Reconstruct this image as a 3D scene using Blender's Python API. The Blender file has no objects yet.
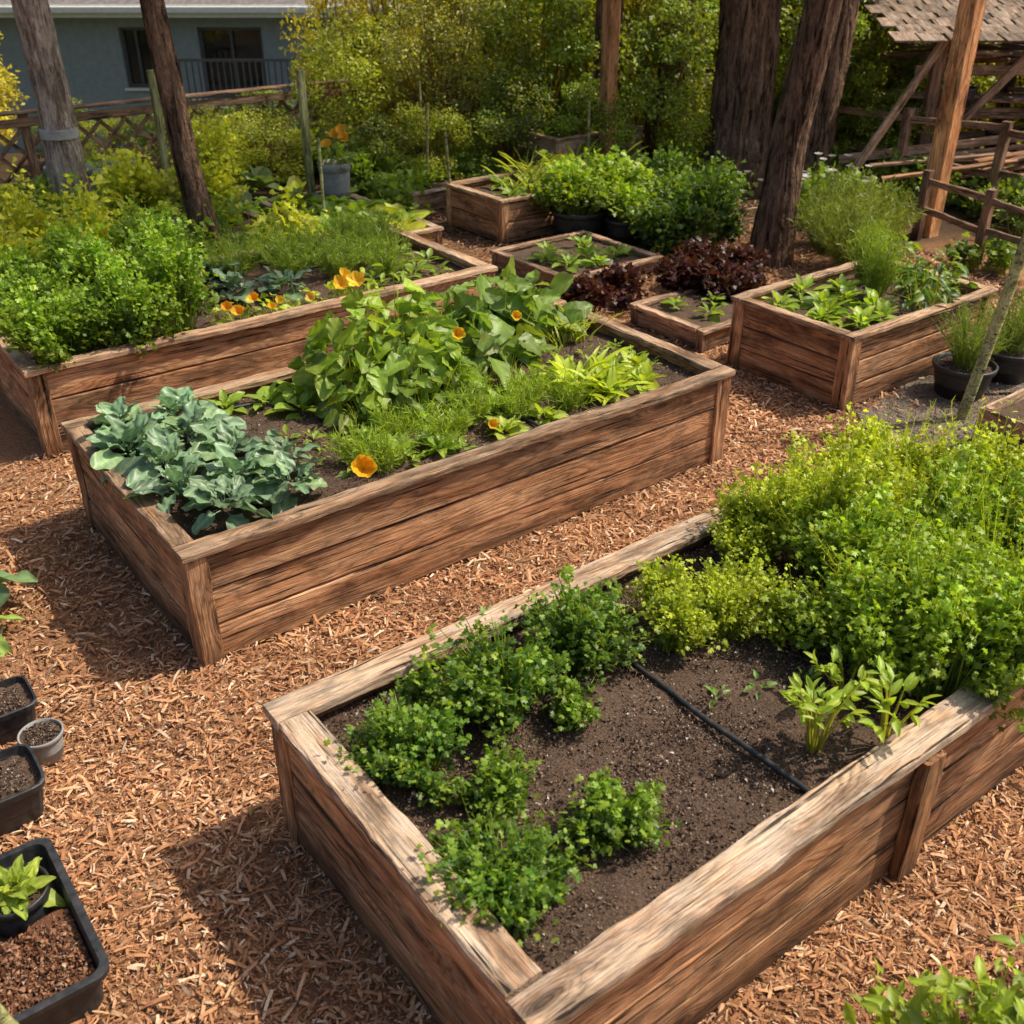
import bpy, math, random
import numpy as np
from mathutils import Vector, Matrix, noise
rng=np.random.default_rng(11); random.seed(5)
S=bpy.context.scene
COL=S.collection
def link(o,parent=None):
    COL.objects.link(o)
    if parent is not None: o.parent=parent
    return o
def empty(name,loc=(0,0,0),rz=0):
    e=bpy.data.objects.new(name,None); e.location=loc; e.rotation_euler=(0,0,rz); e.empty_display_size=.1
    return link(e)
def gp(X,Y): # site frame rotated 37.2 deg from bed frame
    return (.7965*X+.6046*Y, -.6046*X+.7965*Y)
def terr(x,y):
    Y=.6046*x+.7965*y
    t=min(max((Y-14.2)/4.5,0),1); t=t*t*(3-2*t)
    return -1.8*t
# ---------------------------------------------------------------- materials
class NT:
    def __init__(s,name):
        s.m=bpy.data.materials.new(name); s.m.use_nodes=True
        s.t=s.m.node_tree; s.t.nodes.clear()
        s.out=s.n('ShaderNodeOutputMaterial')
    def n(s,t,**k):
        x=s.t.nodes.new(t)
        for a,b in k.items(): setattr(x,a,b)
        return x
    def l(s,a,b): s.t.links.new(a,b)
    def mapv(s,src,scale,loc=(0,0,0)):
        m=s.n('ShaderNodeMapping'); m.inputs['Scale'].default_value=scale; m.inputs['Location'].default_value=loc
        s.l(src,m.inputs['Vector']); return m.outputs[0]
    def noise(s,vec,scale,detail=4,rough=.55,dist=0):
        x=s.n('ShaderNodeTexNoise'); x.inputs['Scale'].default_value=scale; x.inputs['Detail'].default_value=detail
        x.inputs['Roughness'].default_value=rough; x.inputs['Distortion'].default_value=dist
        s.l(vec,x.inputs['Vector']); return x.outputs['Fac']
    def ramp(s,f,stops):
        r=s.n('ShaderNodeValToRGB'); e=r.color_ramp.elements
        while len(e)<len(stops): e.new(.5)
        for i,(p,c) in enumerate(stops):
            e[i].position=p; e[i].color=(c[0],c[1],c[2],1) if hasattr(c,'__len__') else (c,c,c,1)
        s.l(f,r.inputs[0]); return r.outputs[0]
    def mix(s,f,a,b,mode='MIX'):
        x=s.n('ShaderNodeMix',data_type='RGBA',blend_type=mode)
        for v,i in ((f,0),(a,6),(b,7)):
            if hasattr(v,'links'): s.l(v,x.inputs[i])
            elif i==0: x.inputs[0].default_value=v
            else: x.inputs[i].default_value=(v[0],v[1],v[2],1)
        return x.outputs[2]
    def math(s,op,a,b=0,clamp=False):
        x=s.n('ShaderNodeMath',operation=op); x.use_clamp=clamp
        for v,i in ((a,0),(b,1)):
            if hasattr(v,'links'): s.l(v,x.inputs[i])
            else: x.inputs[i].default_value=v
        return x.outputs[0]
    def bump(s,h,st,dist):
        b=s.n('ShaderNodeBump'); b.inputs['Strength'].default_value=st; b.inputs['Distance'].default_value=dist
        s.l(h,b.inputs['Height']); return b.outputs[0]
    def prin(s,col,rough=.7,nrm=None,spec=.3,out=True):
        p=s.n('ShaderNodeBsdfPrincipled')
        if hasattr(col,'links'): s.l(col,p.inputs['Base Color'])
        else: p.inputs['Base Color'].default_value=(col[0],col[1],col[2],1)
        if hasattr(rough,'links'): s.l(rough,p.inputs['Roughness'])
        else: p.inputs['Roughness'].default_value=rough
        p.inputs['Specular IOR Level'].default_value=spec
        if nrm is not None: s.l(nrm,p.inputs['Normal'])
        if out: s.l(p.outputs[0],s.out.inputs[0])
        return p

def wood(name,dark,mid,light,grey=.0,greycol=(.3,.26,.22),rough=.75,dirt=True):
    k=NT(name); tc=k.n('ShaderNodeTexCoord'); oi=k.n('ShaderNodeObjectInfo'); geo=k.n('ShaderNodeNewGeometry')
    off=k.n('ShaderNodeVectorMath',operation='SCALE'); off.inputs[0].default_value=(37,19,23); k.l(oi.outputs['Random'],off.inputs['Scale'])
    ad=k.n('ShaderNodeVectorMath',operation='ADD'); k.l(tc.outputs['Object'],ad.inputs[0]); k.l(off.outputs[0],ad.inputs[1]); v=ad.outputs[0]
    vk=k.n('ShaderNodeTexVoronoi'); vk.inputs['Scale'].default_value=1; k.l(k.mapv(v,(1.5,5.5,5.5)),vk.inputs['Vector'])
    kd=vk.outputs['Distance']
    kn=k.math('POWER',k.math('SUBTRACT',1,kd,True),6)
    low=k.noise(k.mapv(v,(.65,5.0,5.0)),1,3,.5)
    ph=k.math('ADD',low,k.math('MULTIPLY',kn,.42))
    rg=k.math('FRACT',k.math('MULTIPLY',ph,20))
    rings=k.ramp(rg,[(0,.32),(.12,.60),(.5,1.05),(.82,.85),(1,.28)])
    big=k.noise(k.mapv(v,(.9,11,11)),1.3,4,.62,.5)
    fib=k.noise(k.mapv(v,(4,210,210)),1,3,.7)
    c=k.ramp(big,[(.28,dark),(.47,mid),(.72,light)])
    c=k.mix(.72,c,rings,'MULTIPLY')
    c=k.mix(.62,c,k.ramp(fib,[(.3,.22),(.6,1.2)]),'MULTIPLY')
    if grey>0:
        g=k.noise(k.mapv(v,(1.6,8,8)),2.2,5,.68)
        gm=k.math('MULTIPLY',k.ramp(g,[(.40,0),(.60,1)]),grey)
        gc=k.mix(.8,greycol,k.ramp(fib,[(.3,.2),(.6,1.15)]),'MULTIPLY')
        c=k.mix(gm,c,gc)
    cr=k.noise(k.mapv(v,(1.3,62,62)),1,2,.5)
    crack=k.ramp(cr,[(.31,0),(.36,1)])
    c=k.mix(.9,c,crack,'MULTIPLY')
    c=k.mix(.85,c,k.ramp(kd,[(.03,.08),(.08,.3),(.14,1)]),'MULTIPLY')
    st=k.noise(k.mapv(v,(2.6,7,7)),1,5,.7)
    c=k.mix(.8,c,k.ramp(st,[(.36,.32),(.54,1.1)]),'MULTIPLY')
    if dirt:
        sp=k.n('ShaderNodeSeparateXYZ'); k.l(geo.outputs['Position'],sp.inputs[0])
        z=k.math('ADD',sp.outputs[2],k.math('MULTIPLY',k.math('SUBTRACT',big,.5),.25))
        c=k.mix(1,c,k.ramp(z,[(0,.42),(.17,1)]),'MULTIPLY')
    rv=k.math('ADD',k.math('MULTIPLY',oi.outputs['Random'],.55),.82)
    hs=k.n('ShaderNodeHueSaturation'); k.l(rv,hs.inputs['Value']); k.l(c,hs.inputs['Color'])
    hgt=k.math('ADD',k.math('MULTIPLY',rings,.4),k.math('ADD',k.math('MULTIPLY',fib,1.0),k.math('MULTIPLY',crack,1.3)))
    k.prin(hs.outputs[0],rough,k.bump(hgt,1,.006),.22)
    return k.m
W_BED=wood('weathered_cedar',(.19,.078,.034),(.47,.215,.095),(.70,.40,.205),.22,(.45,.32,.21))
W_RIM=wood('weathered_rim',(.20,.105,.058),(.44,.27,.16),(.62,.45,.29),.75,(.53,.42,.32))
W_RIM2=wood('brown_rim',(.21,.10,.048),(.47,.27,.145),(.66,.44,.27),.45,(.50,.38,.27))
W_FEN=wood('fence_wood',(.14,.065,.035),(.31,.165,.09),(.46,.27,.15),.3)
W_POST=wood('orange_post',(.40,.16,.05),(.66,.30,.12),(.76,.43,.19),.1,dirt=False)
W_DARK=wood('old_lumber',(.10,.055,.035),(.26,.16,.095),(.48,.33,.21),.5)
W_BOX=wood('new_pine',(.32,.17,.09),(.54,.32,.18),(.70,.47,.30),.3)
W_BAM=wood('bamboo',(.24,.26,.09),(.42,.42,.17),(.55,.52,.26),.0,dirt=False)

def leafmat(name,trans=.35,rough=.45,tint=(1.25,1.35,.55),gain=(1,1,1)):
    k=NT(name); a=k.n('ShaderNodeAttribute',attribute_name='Col')
    c=k.mix(1,a.outputs['Color'],gain,'MULTIPLY')
    p=k.prin(c,rough,None,.5,False)
    t=k.n('ShaderNodeBsdfTranslucent'); k.l(k.mix(1,c,tint,'MULTIPLY'),t.inputs[0])
    m=k.n('ShaderNodeMixShader'); m.inputs[0].default_value=trans
    k.l(p.outputs[0],m.inputs[1]); k.l(t.outputs[0],m.inputs[2]); k.l(m.outputs[0],k.out.inputs[0]); return k.m
M_LEAF=leafmat('leaf',.42,.45,(1.35,1.3,.5),(2.1,1.65,.95))
M_SHRUB=leafmat('shrub_leaf',.42,.5,(1.35,1.3,.5),(2.3,1.85,1.0))
M_WAXY=leafmat('kale_leaf',.2,.42,(1,1.15,.8),(1.45,1.32,1.12))
M_PETAL=leafmat('petal',.4,.5,(1.1,1,.8))
def attrmat(name,rough=.85,spec=.2):
    k=NT(name); a=k.n('ShaderNodeAttribute',attribute_name='Col'); geo=k.n('ShaderNodeNewGeometry')
    c=k.mix(.5,a.outputs['Color'],k.ramp(k.noise(geo.outputs['Position'],180,1),[(.3,.55),(.7,1.25)]),'MULTIPLY')
    k.prin(c,rough,None,spec); return k.m
M_CHIP=attrmat('wood_chip'); M_GRAN=attrmat('soil_granule',.95,.1)

def groundmat():
    k=NT('mulch_ground'); tc=k.n('ShaderNodeTexCoord'); P=tc.outputs['Object']
    n1=k.noise(P,55,5,.7,1.5); n2=k.noise(P,2.2,3)
    c=k.ramp(n1,[(.3,(.15,.066,.032)),(.5,(.38,.185,.09)),(.72,(.58,.33,.185))])
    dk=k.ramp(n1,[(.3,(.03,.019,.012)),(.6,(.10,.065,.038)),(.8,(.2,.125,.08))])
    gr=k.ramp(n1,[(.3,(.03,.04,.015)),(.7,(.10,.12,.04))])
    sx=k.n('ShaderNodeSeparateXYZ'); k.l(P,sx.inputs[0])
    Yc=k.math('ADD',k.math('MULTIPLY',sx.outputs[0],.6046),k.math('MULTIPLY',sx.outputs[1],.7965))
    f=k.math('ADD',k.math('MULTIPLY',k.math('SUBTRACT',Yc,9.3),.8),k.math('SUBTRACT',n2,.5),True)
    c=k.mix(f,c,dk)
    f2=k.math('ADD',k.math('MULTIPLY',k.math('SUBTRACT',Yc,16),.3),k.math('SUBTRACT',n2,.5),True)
    c=k.mix(f2,c,gr)
    k.prin(c,.95,k.bump(n1,.9,.02),.1); return k.m
def soilmat(name,a,b):
    k=NT(name); tc=k.n('ShaderNodeTexCoord'); P=tc.outputs['Object']
    n1=k.noise(P,110,4,.75); n2=k.noise(P,6,3)
    c=k.ramp(n1,[(.32,a),(.68,b)]); c=k.mix(.6,c,k.ramp(n2,[(.3,.6),(.7,1.15)]),'MULTIPLY')
    k.prin(c,.95,k.bump(n1,1,.014),.15); return k.m
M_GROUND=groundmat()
M_SOIL=soilmat('garden_soil',(.038,.024,.016),(.23,.15,.105))
M_GRAV=soilmat('fine_gravel',(.13,.10,.075),(.36,.30,.235))
M_RED=soilmat('reddish_soil',(.10,.042,.022),(.29,.135,.075))
def barkmat(name,a,b):
    k=NT(name); tc=k.n('ShaderNodeTexCoord'); P=tc.outputs['Object']
    n1=k.noise(k.mapv(P,(16,16,2.4)),1,5,.68,1.0); n2=k.noise(P,3,2); n3=k.noise(k.mapv(P,(60,60,18)),1,3,.65)
    c=k.ramp(n1,[(.38,a),(.47,[x*.5+y*.5 for x,y in zip(a,b)]),(.62,b)]); c=k.mix(.7,c,k.ramp(n3,[(.3,.35),(.7,1.4)]),'MULTIPLY')
    c=k.mix(.6,c,k.ramp(n2,[(.3,.5),(.7,1.3)]),'MULTIPLY')
    k.prin(c,.95,k.bump(k.math('ADD',n1,k.math('MULTIPLY',n3,.5)),1,.10),.1); return k.m
M_BARK=barkmat('bark_brown',(.03,.018,.012),(.34,.21,.135))
M_BARK2=barkmat('bark_pale',(.26,.19,.14),(.78,.64,.52))
def plain(name,c,rough=.5,spec=.5,var=.25,sc=12,bump=.0):
    k=NT(name); tc=k.n('ShaderNodeTexCoord'); n=k.noise(tc.outputs['Object'],sc,4,.6)
    cc=k.mix(1,c,k.ramp(n,[(.3,1-var),(.7,1+var)]),'MULTIPLY')
    k.prin(cc,k.ramp(n,[(.3,max(rough-.1,0)),(.7,min(rough+.15,1))]),k.bump(n,.3,bump) if bump else None,spec); return k.m
M_BLACK=plain('black_plastic',(.026,.026,.027),.45,.5,.5,30)
M_GREYP=plain('grey_pot',(.28,.28,.27),.7,.3)
M_STUCCO=plain('blue_grey_stucco',(.30,.345,.37),.9,.2,.12,8,.01)
M_WHITE=plain('white_trim',(.78,.78,.75),.6,.3,.08)
M_ROOF=plain('roof_shingle',(.2,.18,.17),.9,.2,.4,14,.02)
M_GLASS=plain('window_glass',(.02,.025,.03),.08,.8,.3,2)
M_METAL=plain('railing_metal',(.10,.10,.10),.5,.5)
M_WIRE=plain('galvanised_band',(.35,.35,.34),.5,.5)

# ---------------------------------------------------------------- mesh helpers
class MB:
    def __init__(s): s.V=[];s.T=[];s.C=[];s.n=0
    def add(s,V,T,C):
        V=np.asarray(V,float).reshape(-1,3); T=np.asarray(T,int).reshape(-1,3)
        C=np.broadcast_to(np.asarray(C,float),V.shape)
        s.V.append(V); s.T.append(T+s.n); s.C.append(C); s.n+=len(V)
    def inst(s,tm,pos,R,sc,col):
        V,T,sh=tm; N=len(pos)
        if N==0: return
        sc=np.asarray(sc,float)
        if sc.ndim==1: sc=np.repeat(sc[:,None],3,1)
        W=np.einsum('nij,nvj->nvi',R,V[None]*sc[:,None,:])+pos[:,None,:]
        TT=T[None]+(np.arange(N)*len(V))[:,None,None]
        CC=col[:,None,:]*sh[None,:,None]
        s.add(W.reshape(-1,3),TT.reshape(-1,3),CC.reshape(-1,3))
    def mesh(s,name,mat,smooth=True):
        V=np.concatenate(s.V);T=np.concatenate(s.T);C=np.clip(np.concatenate(s.C),0.001,.95)
        me=bpy.data.meshes.new(name); me.vertices.add(len(V)); me.vertices.foreach_set('co',V.astype(np.float32).ravel())
        me.loops.add(len(T)*3); me.loops.foreach_set('vertex_index',T.astype(np.int32).ravel())
        me.polygons.add(len(T)); me.polygons.foreach_set('loop_start',(np.arange(len(T))*3).astype(np.int32))
        me.update(calc_edges=True)
        me.polygons.foreach_set('use_smooth',np.full(len(T),smooth))
        a=me.color_attributes.new('Col','FLOAT_COLOR','POINT')
        a.data.foreach_set('color',np.c_[C,np.ones(len(C))].astype(np.float32).ravel())
        me.materials.append(mat); return me
    def obj(s,name,mat,parent=None,smooth=True):
        return link(bpy.data.objects.new(name,s.mesh(name,mat,smooth)),parent)
def nrm(a): return a/np.maximum(np.linalg.norm(a,axis=-1,keepdims=True),1e-9)
def fr(d,n):
    d=nrm(d); x=nrm(np.cross(d,n)+1e-6); z=np.cross(x,d); return np.stack([x,d,z],-1)
def t_simple():
    V=np.array([[0,0,0],[.28,.45,.06],[0,.5,-.02],[-.28,.45,.06],[0,1,-.12]]);T=np.array([[0,1,2],[0,2,3],[2,1,4],[2,4,3]])
    return V,T,np.array([.8,1,1.15,1,.95])
def t_lobed(K=15,lob=3,depth=.38,ser=.12):
    pts=[(0,0,0)]
    for i in range(K):
        a=-math.pi*.80+1.6*math.pi*i/(K-1)
        r=.5*(1-depth*(1-abs(math.sin(lob*math.pi*i/(K-1)))))*(1+(ser if i%2 else -ser))
        pts.append((r*math.sin(a),.45+r*math.cos(a),.16*math.cos(3*a)*r-.4*r*r))
    pts.append((0,.42,.03)); V=np.array(pts); c=len(pts)-1
    T=[[c,i+1,i] for i in range(1,K)]+[[c,1,0],[c,0,K]]
    sh=np.ones(len(V)); sh[c]=1.15; sh[0]=.8
    return V,np.array(T),sh
def t_grid(w,nt=7,ns=4,cup=.3,droop=.35,ruf=.0,rib=.35,seed=0,vein=0.,nv=7):
    V=[];sh=[]
    for i in range(nt+1):
        t=i/nt
        for j in range(-ns,ns+1):
            q=j/ns; W=w(t); x=q*W
            z=cup*abs(x)-droop*t*t+ruf*math.sin(t*19+q*5+seed)*abs(q)**1.5*(W>.06)
            s_=1+rib*math.exp(-(q*ns)**2*1.2)+.1*math.sin(t*17+q*7+seed)
            if vein and W>.06:
                f=(t*nv-abs(q)*1.1)%1; vv=math.exp(-((f-.5)/.16)**2); s_+=vein*vv*(1-.5*abs(q)); z-=.012*vv; z+=.014*math.sin(t*31+q*13+seed)*math.cos(q*17+t*5)
            V.append((x*(1+1.2*ruf*math.sin(t*23+seed)*abs(q)),t+ .05*abs(q)*math.sin(t*9),z)); sh.append(s_)
    T=[];m=2*ns+1
    for i in range(nt):
        for j in range(m-1):
            a=i*m+j; T+=[[a,a+1,a+m],[a+1,a+m+1,a+m]]
    return np.array(V),np.array(T),np.array(sh)
def wk(t): return .02 if t<.2 else .02+.27*math.sin(math.pi*min(1,((t-.2)/.81))**.9)**.6
def wh(t): return .02+.46*(math.sin(math.pi*min(1,max(0,t))**.62)**.8 if 0<t<1 else 0)
def wo(t): return .015+.24*math.sin(math.pi*t)**.9 if 0<t<1 else .01
def ws(t): return .045*(1-t**3)+.004
SIMP=t_simple(); PARS=t_lobed(13); PARS2=t_lobed(15,5,.5,.12)
KALE=[t_grid(wk,18,5,.22,.42,.06,.5,s,.3) for s in (0,2,4)]
HEART=[t_grid(wh,9,4,.22,.42,.03,.35,s,.2,5) for s in (0,3)]+[t_grid(lambda t:wh(t)*.8,9,4,.35,.2,.04,.35,5,.2,5)]
OV=[t_grid(wo,6,2,.4,.4,.015,.3,s) for s in (0,3)]
STRAP=t_grid(ws,8,1,.9,.75,0,.2)
PETAL=t_grid(lambda t:.05+.34*math.sin(math.pi*min(t,.97)**1.1)**.7,6,3,.5,-.2,.03,.0)
NEED=(np.array([[-.035,0,0],[.035,0,0],[.03,.6,.0],[-.03,.6,0],[0,1,-.08]]),np.array([[0,1,2],[0,2,3],[3,2,4]]),np.array([.8,.8,1,1,1.1]))
def ribbon(mb,P0,P1,P2,w,col):
    N=len(P0); side=nrm(np.cross(P2-P0,rng.normal(0,1,(N,3))))*w
    V=np.stack([P0-side,P0+side,P1-side*.8,P1+side*.8,P2-side*.4,P2+side*.4],1)
    T=np.array([[0,1,3],[0,3,2],[2,3,5],[2,5,4]])
    TT=T[None]+(np.arange(N)*6)[:,None,None]
    c=np.broadcast_to(np.asarray(col,float),(N,3)); mb.add(V.reshape(-1,3),TT.reshape(-1,3),np.repeat(c,6,0))
def colvar(col,N,var=.2,yel=.15):
    c=np.asarray(col,float)[None]*(1+var*rng.normal(0,1,(N,1)))
    y=rng.uniform(0,1,(N,1))**2*yel
    c=c*(1-y)+np.array([[.34,.42,.05]])*y
    return np.maximum(c,.01)
def herb(mb,c,r,h,ns,lpt,ls,col,var=.22,T=PARS,stem=(.13,.22,.05),clump=10,yel=.15,low=.5,tmin=.5,up=.7,spread=.2,tips=.35):
    c=np.array(c,float); ph=rng.uniform(0,6.283,clump); rr=np.sqrt(rng.uniform(0,1,clump))
    cc=np.c_[np.cos(ph)*rr*r*.85,np.sin(ph)*rr*r*.85,h*(1-.5*rr**2)*rng.uniform(.65,1.12,clump)]; cb=rng.uniform(.75,1.2,clump)
    idx=rng.integers(0,clump,ns); tip=cc[idx]+rng.normal(0,1,(ns,3))*np.array([r*spread,r*spread,h*.12])
    tip[:,2]=np.maximum(tip[:,2],h*.12)
    base=np.c_[tip[:,:2]*.3+rng.normal(0,.04*r,(ns,2)),np.zeros(ns)]
    mid=(base+tip)/2; mid[:,:2]=mid[:,:2]*.8; mid[:,2]=tip[:,2]*.62
    ribbon(mb,base+c,mid+c,tip+c,.0022+.004*h,colvar(stem,ns,.15,0))
    N=ns*lpt; i=np.repeat(np.arange(ns),lpt); t=rng.uniform(tmin,1.02,N)[:,None]
    B=(1-t)**2*base[i]+2*t*(1-t)*mid[i]+t*t*tip[i]
    B=B+rng.normal(0,1,(N,3))*ls*.6
    ax=tip[i]*np.array([1,1,.2]); d=nrm(ax)*.8+rng.normal(0,.65,(N,3))+np.array([0,0,.25])
    n=np.array([0,0,up])+rng.normal(0,.45,(N,3))+nrm(ax)*.3
    s=ls*rng.uniform(.5,1.3,N)
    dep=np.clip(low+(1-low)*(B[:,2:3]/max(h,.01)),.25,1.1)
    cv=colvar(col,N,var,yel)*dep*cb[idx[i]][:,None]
    k=np.clip((t-.85)/.15,0,1)*tips*rng.uniform(0,1,(N,1)); cv=cv*(1-k)+np.array([[.26,.40,.055]])*k   # young tips are lighter
    mb.inst(T,B+c,fr(d,n),s,cv)
def rosette(mb,c,n,L,col,T=KALE,el=(15,75),var=.12,yel=.05,wid=1.,up0=0.):
    c=np.array(c,float); a0=rng.uniform(0,6.28)
    for k in range(len(T)):
        ii=np.arange(k,n,len(T)); N=len(ii)
        if N==0: continue
        f=ii/max(n-1,1); az=a0+ii*2.39996+rng.normal(0,.35,N); e=np.radians(el[0]+(el[1]-el[0])*f+rng.normal(0,10,N))
        d=np.c_[np.cos(az)*np.cos(e),np.sin(az)*np.cos(e),np.sin(e)]
        nn=np.c_[-np.cos(az)*np.sin(e),-np.sin(az)*np.sin(e),np.cos(e)]+rng.normal(0,.32,(N,3))
        s=L*(1-.45*f)*rng.uniform(.7,1.2,N); sc=np.c_[s*wid*rng.uniform(.8,1.2,N),s,s*rng.uniform(.7,1.5,N)]
        mb.inst(T[k],np.repeat(c[None],N,0)+np.c_[np.cos(az)*.02,np.sin(az)*.02,np.full(N,up0)+f*.04],fr(d,nn),sc,colvar(col,N,var,yel))
def mound(mb,c,rx,ry,h,N,ls,col,T=HEART,var=.24,yel=.2,tilt=.5,stemn=30):
    c=np.array(c,float)
    for k in range(len(T)):
        n=N//len(T); a=rng.uniform(0,6.283,n); q=np.sqrt(rng.uniform(0,1,n)); zz=rng.uniform(.35,1.12,n)
        p=np.c_[np.cos(a)*q*rx,np.sin(a)*q*ry,h*(1-.6*q*q)*zz]
        p[:,2]+=.2*h*np.sin(p[:,0]*17+k)*np.cos(p[:,1]*13)
        d=np.c_[np.cos(a),np.sin(a),np.full(n,-.1)]+rng.normal(0,.7,(n,3))*np.array([1,1,.6])
        nn=np.c_[np.cos(a)*q*.6,np.sin(a)*q*.6,np.full(n,1)]+rng.normal(0,tilt,(n,3))
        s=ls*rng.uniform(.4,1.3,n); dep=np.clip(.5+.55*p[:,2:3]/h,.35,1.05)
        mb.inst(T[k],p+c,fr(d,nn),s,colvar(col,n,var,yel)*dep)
        m=min(n,stemn); b=p[:m]*np.array([.5,.5,0]); ribbon(mb,b+c,(b+p[:m])/2+c+[0,0,.1*h],p[:m]+c,.0035,(.16,.24,.07))
def straps(mb,c,n,L,col,T=STRAP,el=(35,85),wid=1.,spread=.03,yel=.3,var=.15):
    c=np.array(c,float); az=rng.uniform(0,6.283,n); e=np.radians(rng.uniform(el[0],el[1],n))
    d=np.c_[np.cos(az)*np.cos(e),np.sin(az)*np.cos(e),np.sin(e)]; nn=np.c_[-np.cos(az)*np.sin(e),-np.sin(az)*np.sin(e),np.cos(e)]+rng.normal(0,.15,(n,3))
    s=L*rng.uniform(.55,1.15,n); mb.inst(T,c+np.c_[rng.normal(0,spread,(n,2)),np.zeros(n)],fr(d,nn),np.c_[s*wid,s,s],colvar(col,n,var,yel))
def feather(mb,c,r,h,ns,col,nl=26,ls=.05,yel=.15,el=55):
    c=np.array(c,float); az=rng.uniform(0,6.283,ns); q=np.sqrt(rng.uniform(0,1,ns))
    tip=np.c_[np.cos(az)*q*r,np.sin(az)*q*r,h*(1-.35*q*q)*rng.uniform(.65,1.1,ns)]; base=tip*np.array([.25,.25,0]); mid=(base+tip)/2*np.array([.8,.8,1.15])
    ribbon(mb,base+c,mid+c,tip+c,.003,colvar(np.array(col)*.8,ns,.15,0))
    N=ns*nl; i=np.repeat(np.arange(ns),nl); t=rng.uniform(.15,1,N)[:,None]
    B=(1-t)**2*base[i]+2*t*(1-t)*mid[i]+t*t*tip[i]; ax=nrm(tip[i]-base[i])
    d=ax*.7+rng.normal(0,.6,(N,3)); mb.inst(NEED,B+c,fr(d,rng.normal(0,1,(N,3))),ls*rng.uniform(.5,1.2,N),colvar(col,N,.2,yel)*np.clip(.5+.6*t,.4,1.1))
def flower(mb,c,r,col,n=6,d0=(0,0,1),op=45):
    az=np.arange(n)*6.283/n+rng.uniform(0,1); e=math.radians(op); D=Vector(d0).normalized(); q=Vector((0,0,1)).rotation_difference(D).to_matrix(); Q=np.array(q)
    d=np.c_[np.cos(az)*math.cos(e),np.sin(az)*math.cos(e),np.full(n,math.sin(e))]@Q.T; nn=np.c_[-np.cos(az)*math.sin(e),-np.sin(az)*math.sin(e),np.full(n,math.cos(e))]@Q.T
    mb.inst(PETAL,np.repeat(np.array([c],float),n,0),fr(d,nn),np.full(n,r)*rng.uniform(.85,1.15,n),colvar(col,n,.1,0))

# rough-sawn plank: long axis local X
def plank_mesh(name,L,w,t,mat,jit=.0025,ch=.006):
    seg=max(3,int(L/.05)); xs=np.linspace(-L/2,L/2,seg+1)
    sec=[(-w/2+ch,-t/2),(w/2-ch,-t/2),(w/2,-t/2+ch),(w/2,t/2-ch),(w/2-ch,t/2),(-w/2+ch,t/2),(-w/2,t/2-ch),(-w/2,-t/2+ch)]
    V=[];o=random.uniform(0,99)
    for i,x in enumerate(xs):
        for j,(y,z) in enumerate(sec):
            n=noise.noise_vector(Vector((x*12+o,y*9,z*9+j*.37+o)))
            wv=noise.noise(Vector((x*1.1+o,3,1)))*jit*1.8
            end=(i in (0,seg))
            V.append((x+(n[0]*jit*1.5 if end else 0),y+n[1]*jit*1.4+wv,z+n[2]*jit*1.1+wv*.6))
    F=[]
    for i in range(seg):
        for j in range(8):
            a=i*8+j;b=i*8+(j+1)%8; F.append((a,a+8,b+8,b))
    F.append(tuple(range(8))); F.append(tuple(seg*8+j for j in range(7,-1,-1)))
    me=bpy.data.meshes.new(name); me.from_pydata(V,[],F); me.materials.append(mat)
    me.polygons.foreach_set('use_smooth',[False]*len(F)); return me
def plank(par,name,p0,p1,w,t,mat,up=(0,0,1),jit=.0025,ch=.006):
    p0=Vector(p0);p1=Vector(p1);d=(p1-p0);L=d.length;d.normalize(); U=Vector(up); s=U.cross(d); 
    if s.length<1e-4: s=Vector((0,1,0)).cross(d)
    s.normalize(); n=d.cross(s)
    o=bpy.data.objects.new(name,plank_mesh(name,L,w,t,mat,jit,min(ch,w*.2,t*.2))); link(o,par)
    R=Matrix((d,s,n)).transposed().to_4x4(); R.translation=(p0+p1)/2; o.matrix_basis=R
    return o
def soil(name,u0,u1,v0,v1,z,mat=M_SOIL,par=None,amp=.016,step=.03):
    nx=max(2,int((u1-u0)/step));ny=max(2,int((v1-v0)/step)); V=[];F=[]
    for i in range(nx+1):
        for j in range(ny+1):
            x=u0+(u1-u0)*i/nx;y=v0+(v1-v0)*j/ny
            V.append((x,y,z+amp*noise.noise(Vector((x*4,y*4,z)))*1.3+amp*.7*noise.noise(Vector((x*17,y*17,2)))))
    for i in range(nx):
        for j in range(ny):
            a=i*(ny+1)+j; F.append((a,a+ny+1,a+ny+2,a+1))
    me=bpy.data.meshes.new(name);me.from_pydata(V,[],F);me.materials.append(mat);me.polygons.foreach_set('use_smooth',[True]*len(F))
    return link(bpy.data.objects.new(name,me),par)
OCT=(np.array([[1,0,0],[-1,0,0],[0,1,0],[0,-1,0],[0,0,.8],[0,0,-.8]])*.5,np.array([[0,2,4],[2,1,4],[1,3,4],[3,0,4]]),np.array([.9,.8,1,.85,1.1,.6]))
def granules(mb,u0,u1,v0,v1,z,n,s0=.004,s1=.014,pal=((.19,.125,.09),(.095,.062,.045),(.30,.21,.15),(.50,.44,.38)),pr=(.4,.28,.24,.08)):
    p=np.c_[rng.uniform(u0,u1,n),rng.uniform(v0,v1,n),z+rng.uniform(-.004,.013,n)]
    R=fr(rng.normal(0,1,(n,3)),rng.normal(0,1,(n,3))); s=s0+(s1-s0)*rng.uniform(0,1,n)**3
    c=np.array(pal)[rng.choice(len(pal),n,p=pr)]*rng.uniform(.6,1.3,(n,1)); mb.inst(OCT,p,R,np.c_[s,s*rng.uniform(.6,1.8,n),s],c)
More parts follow.
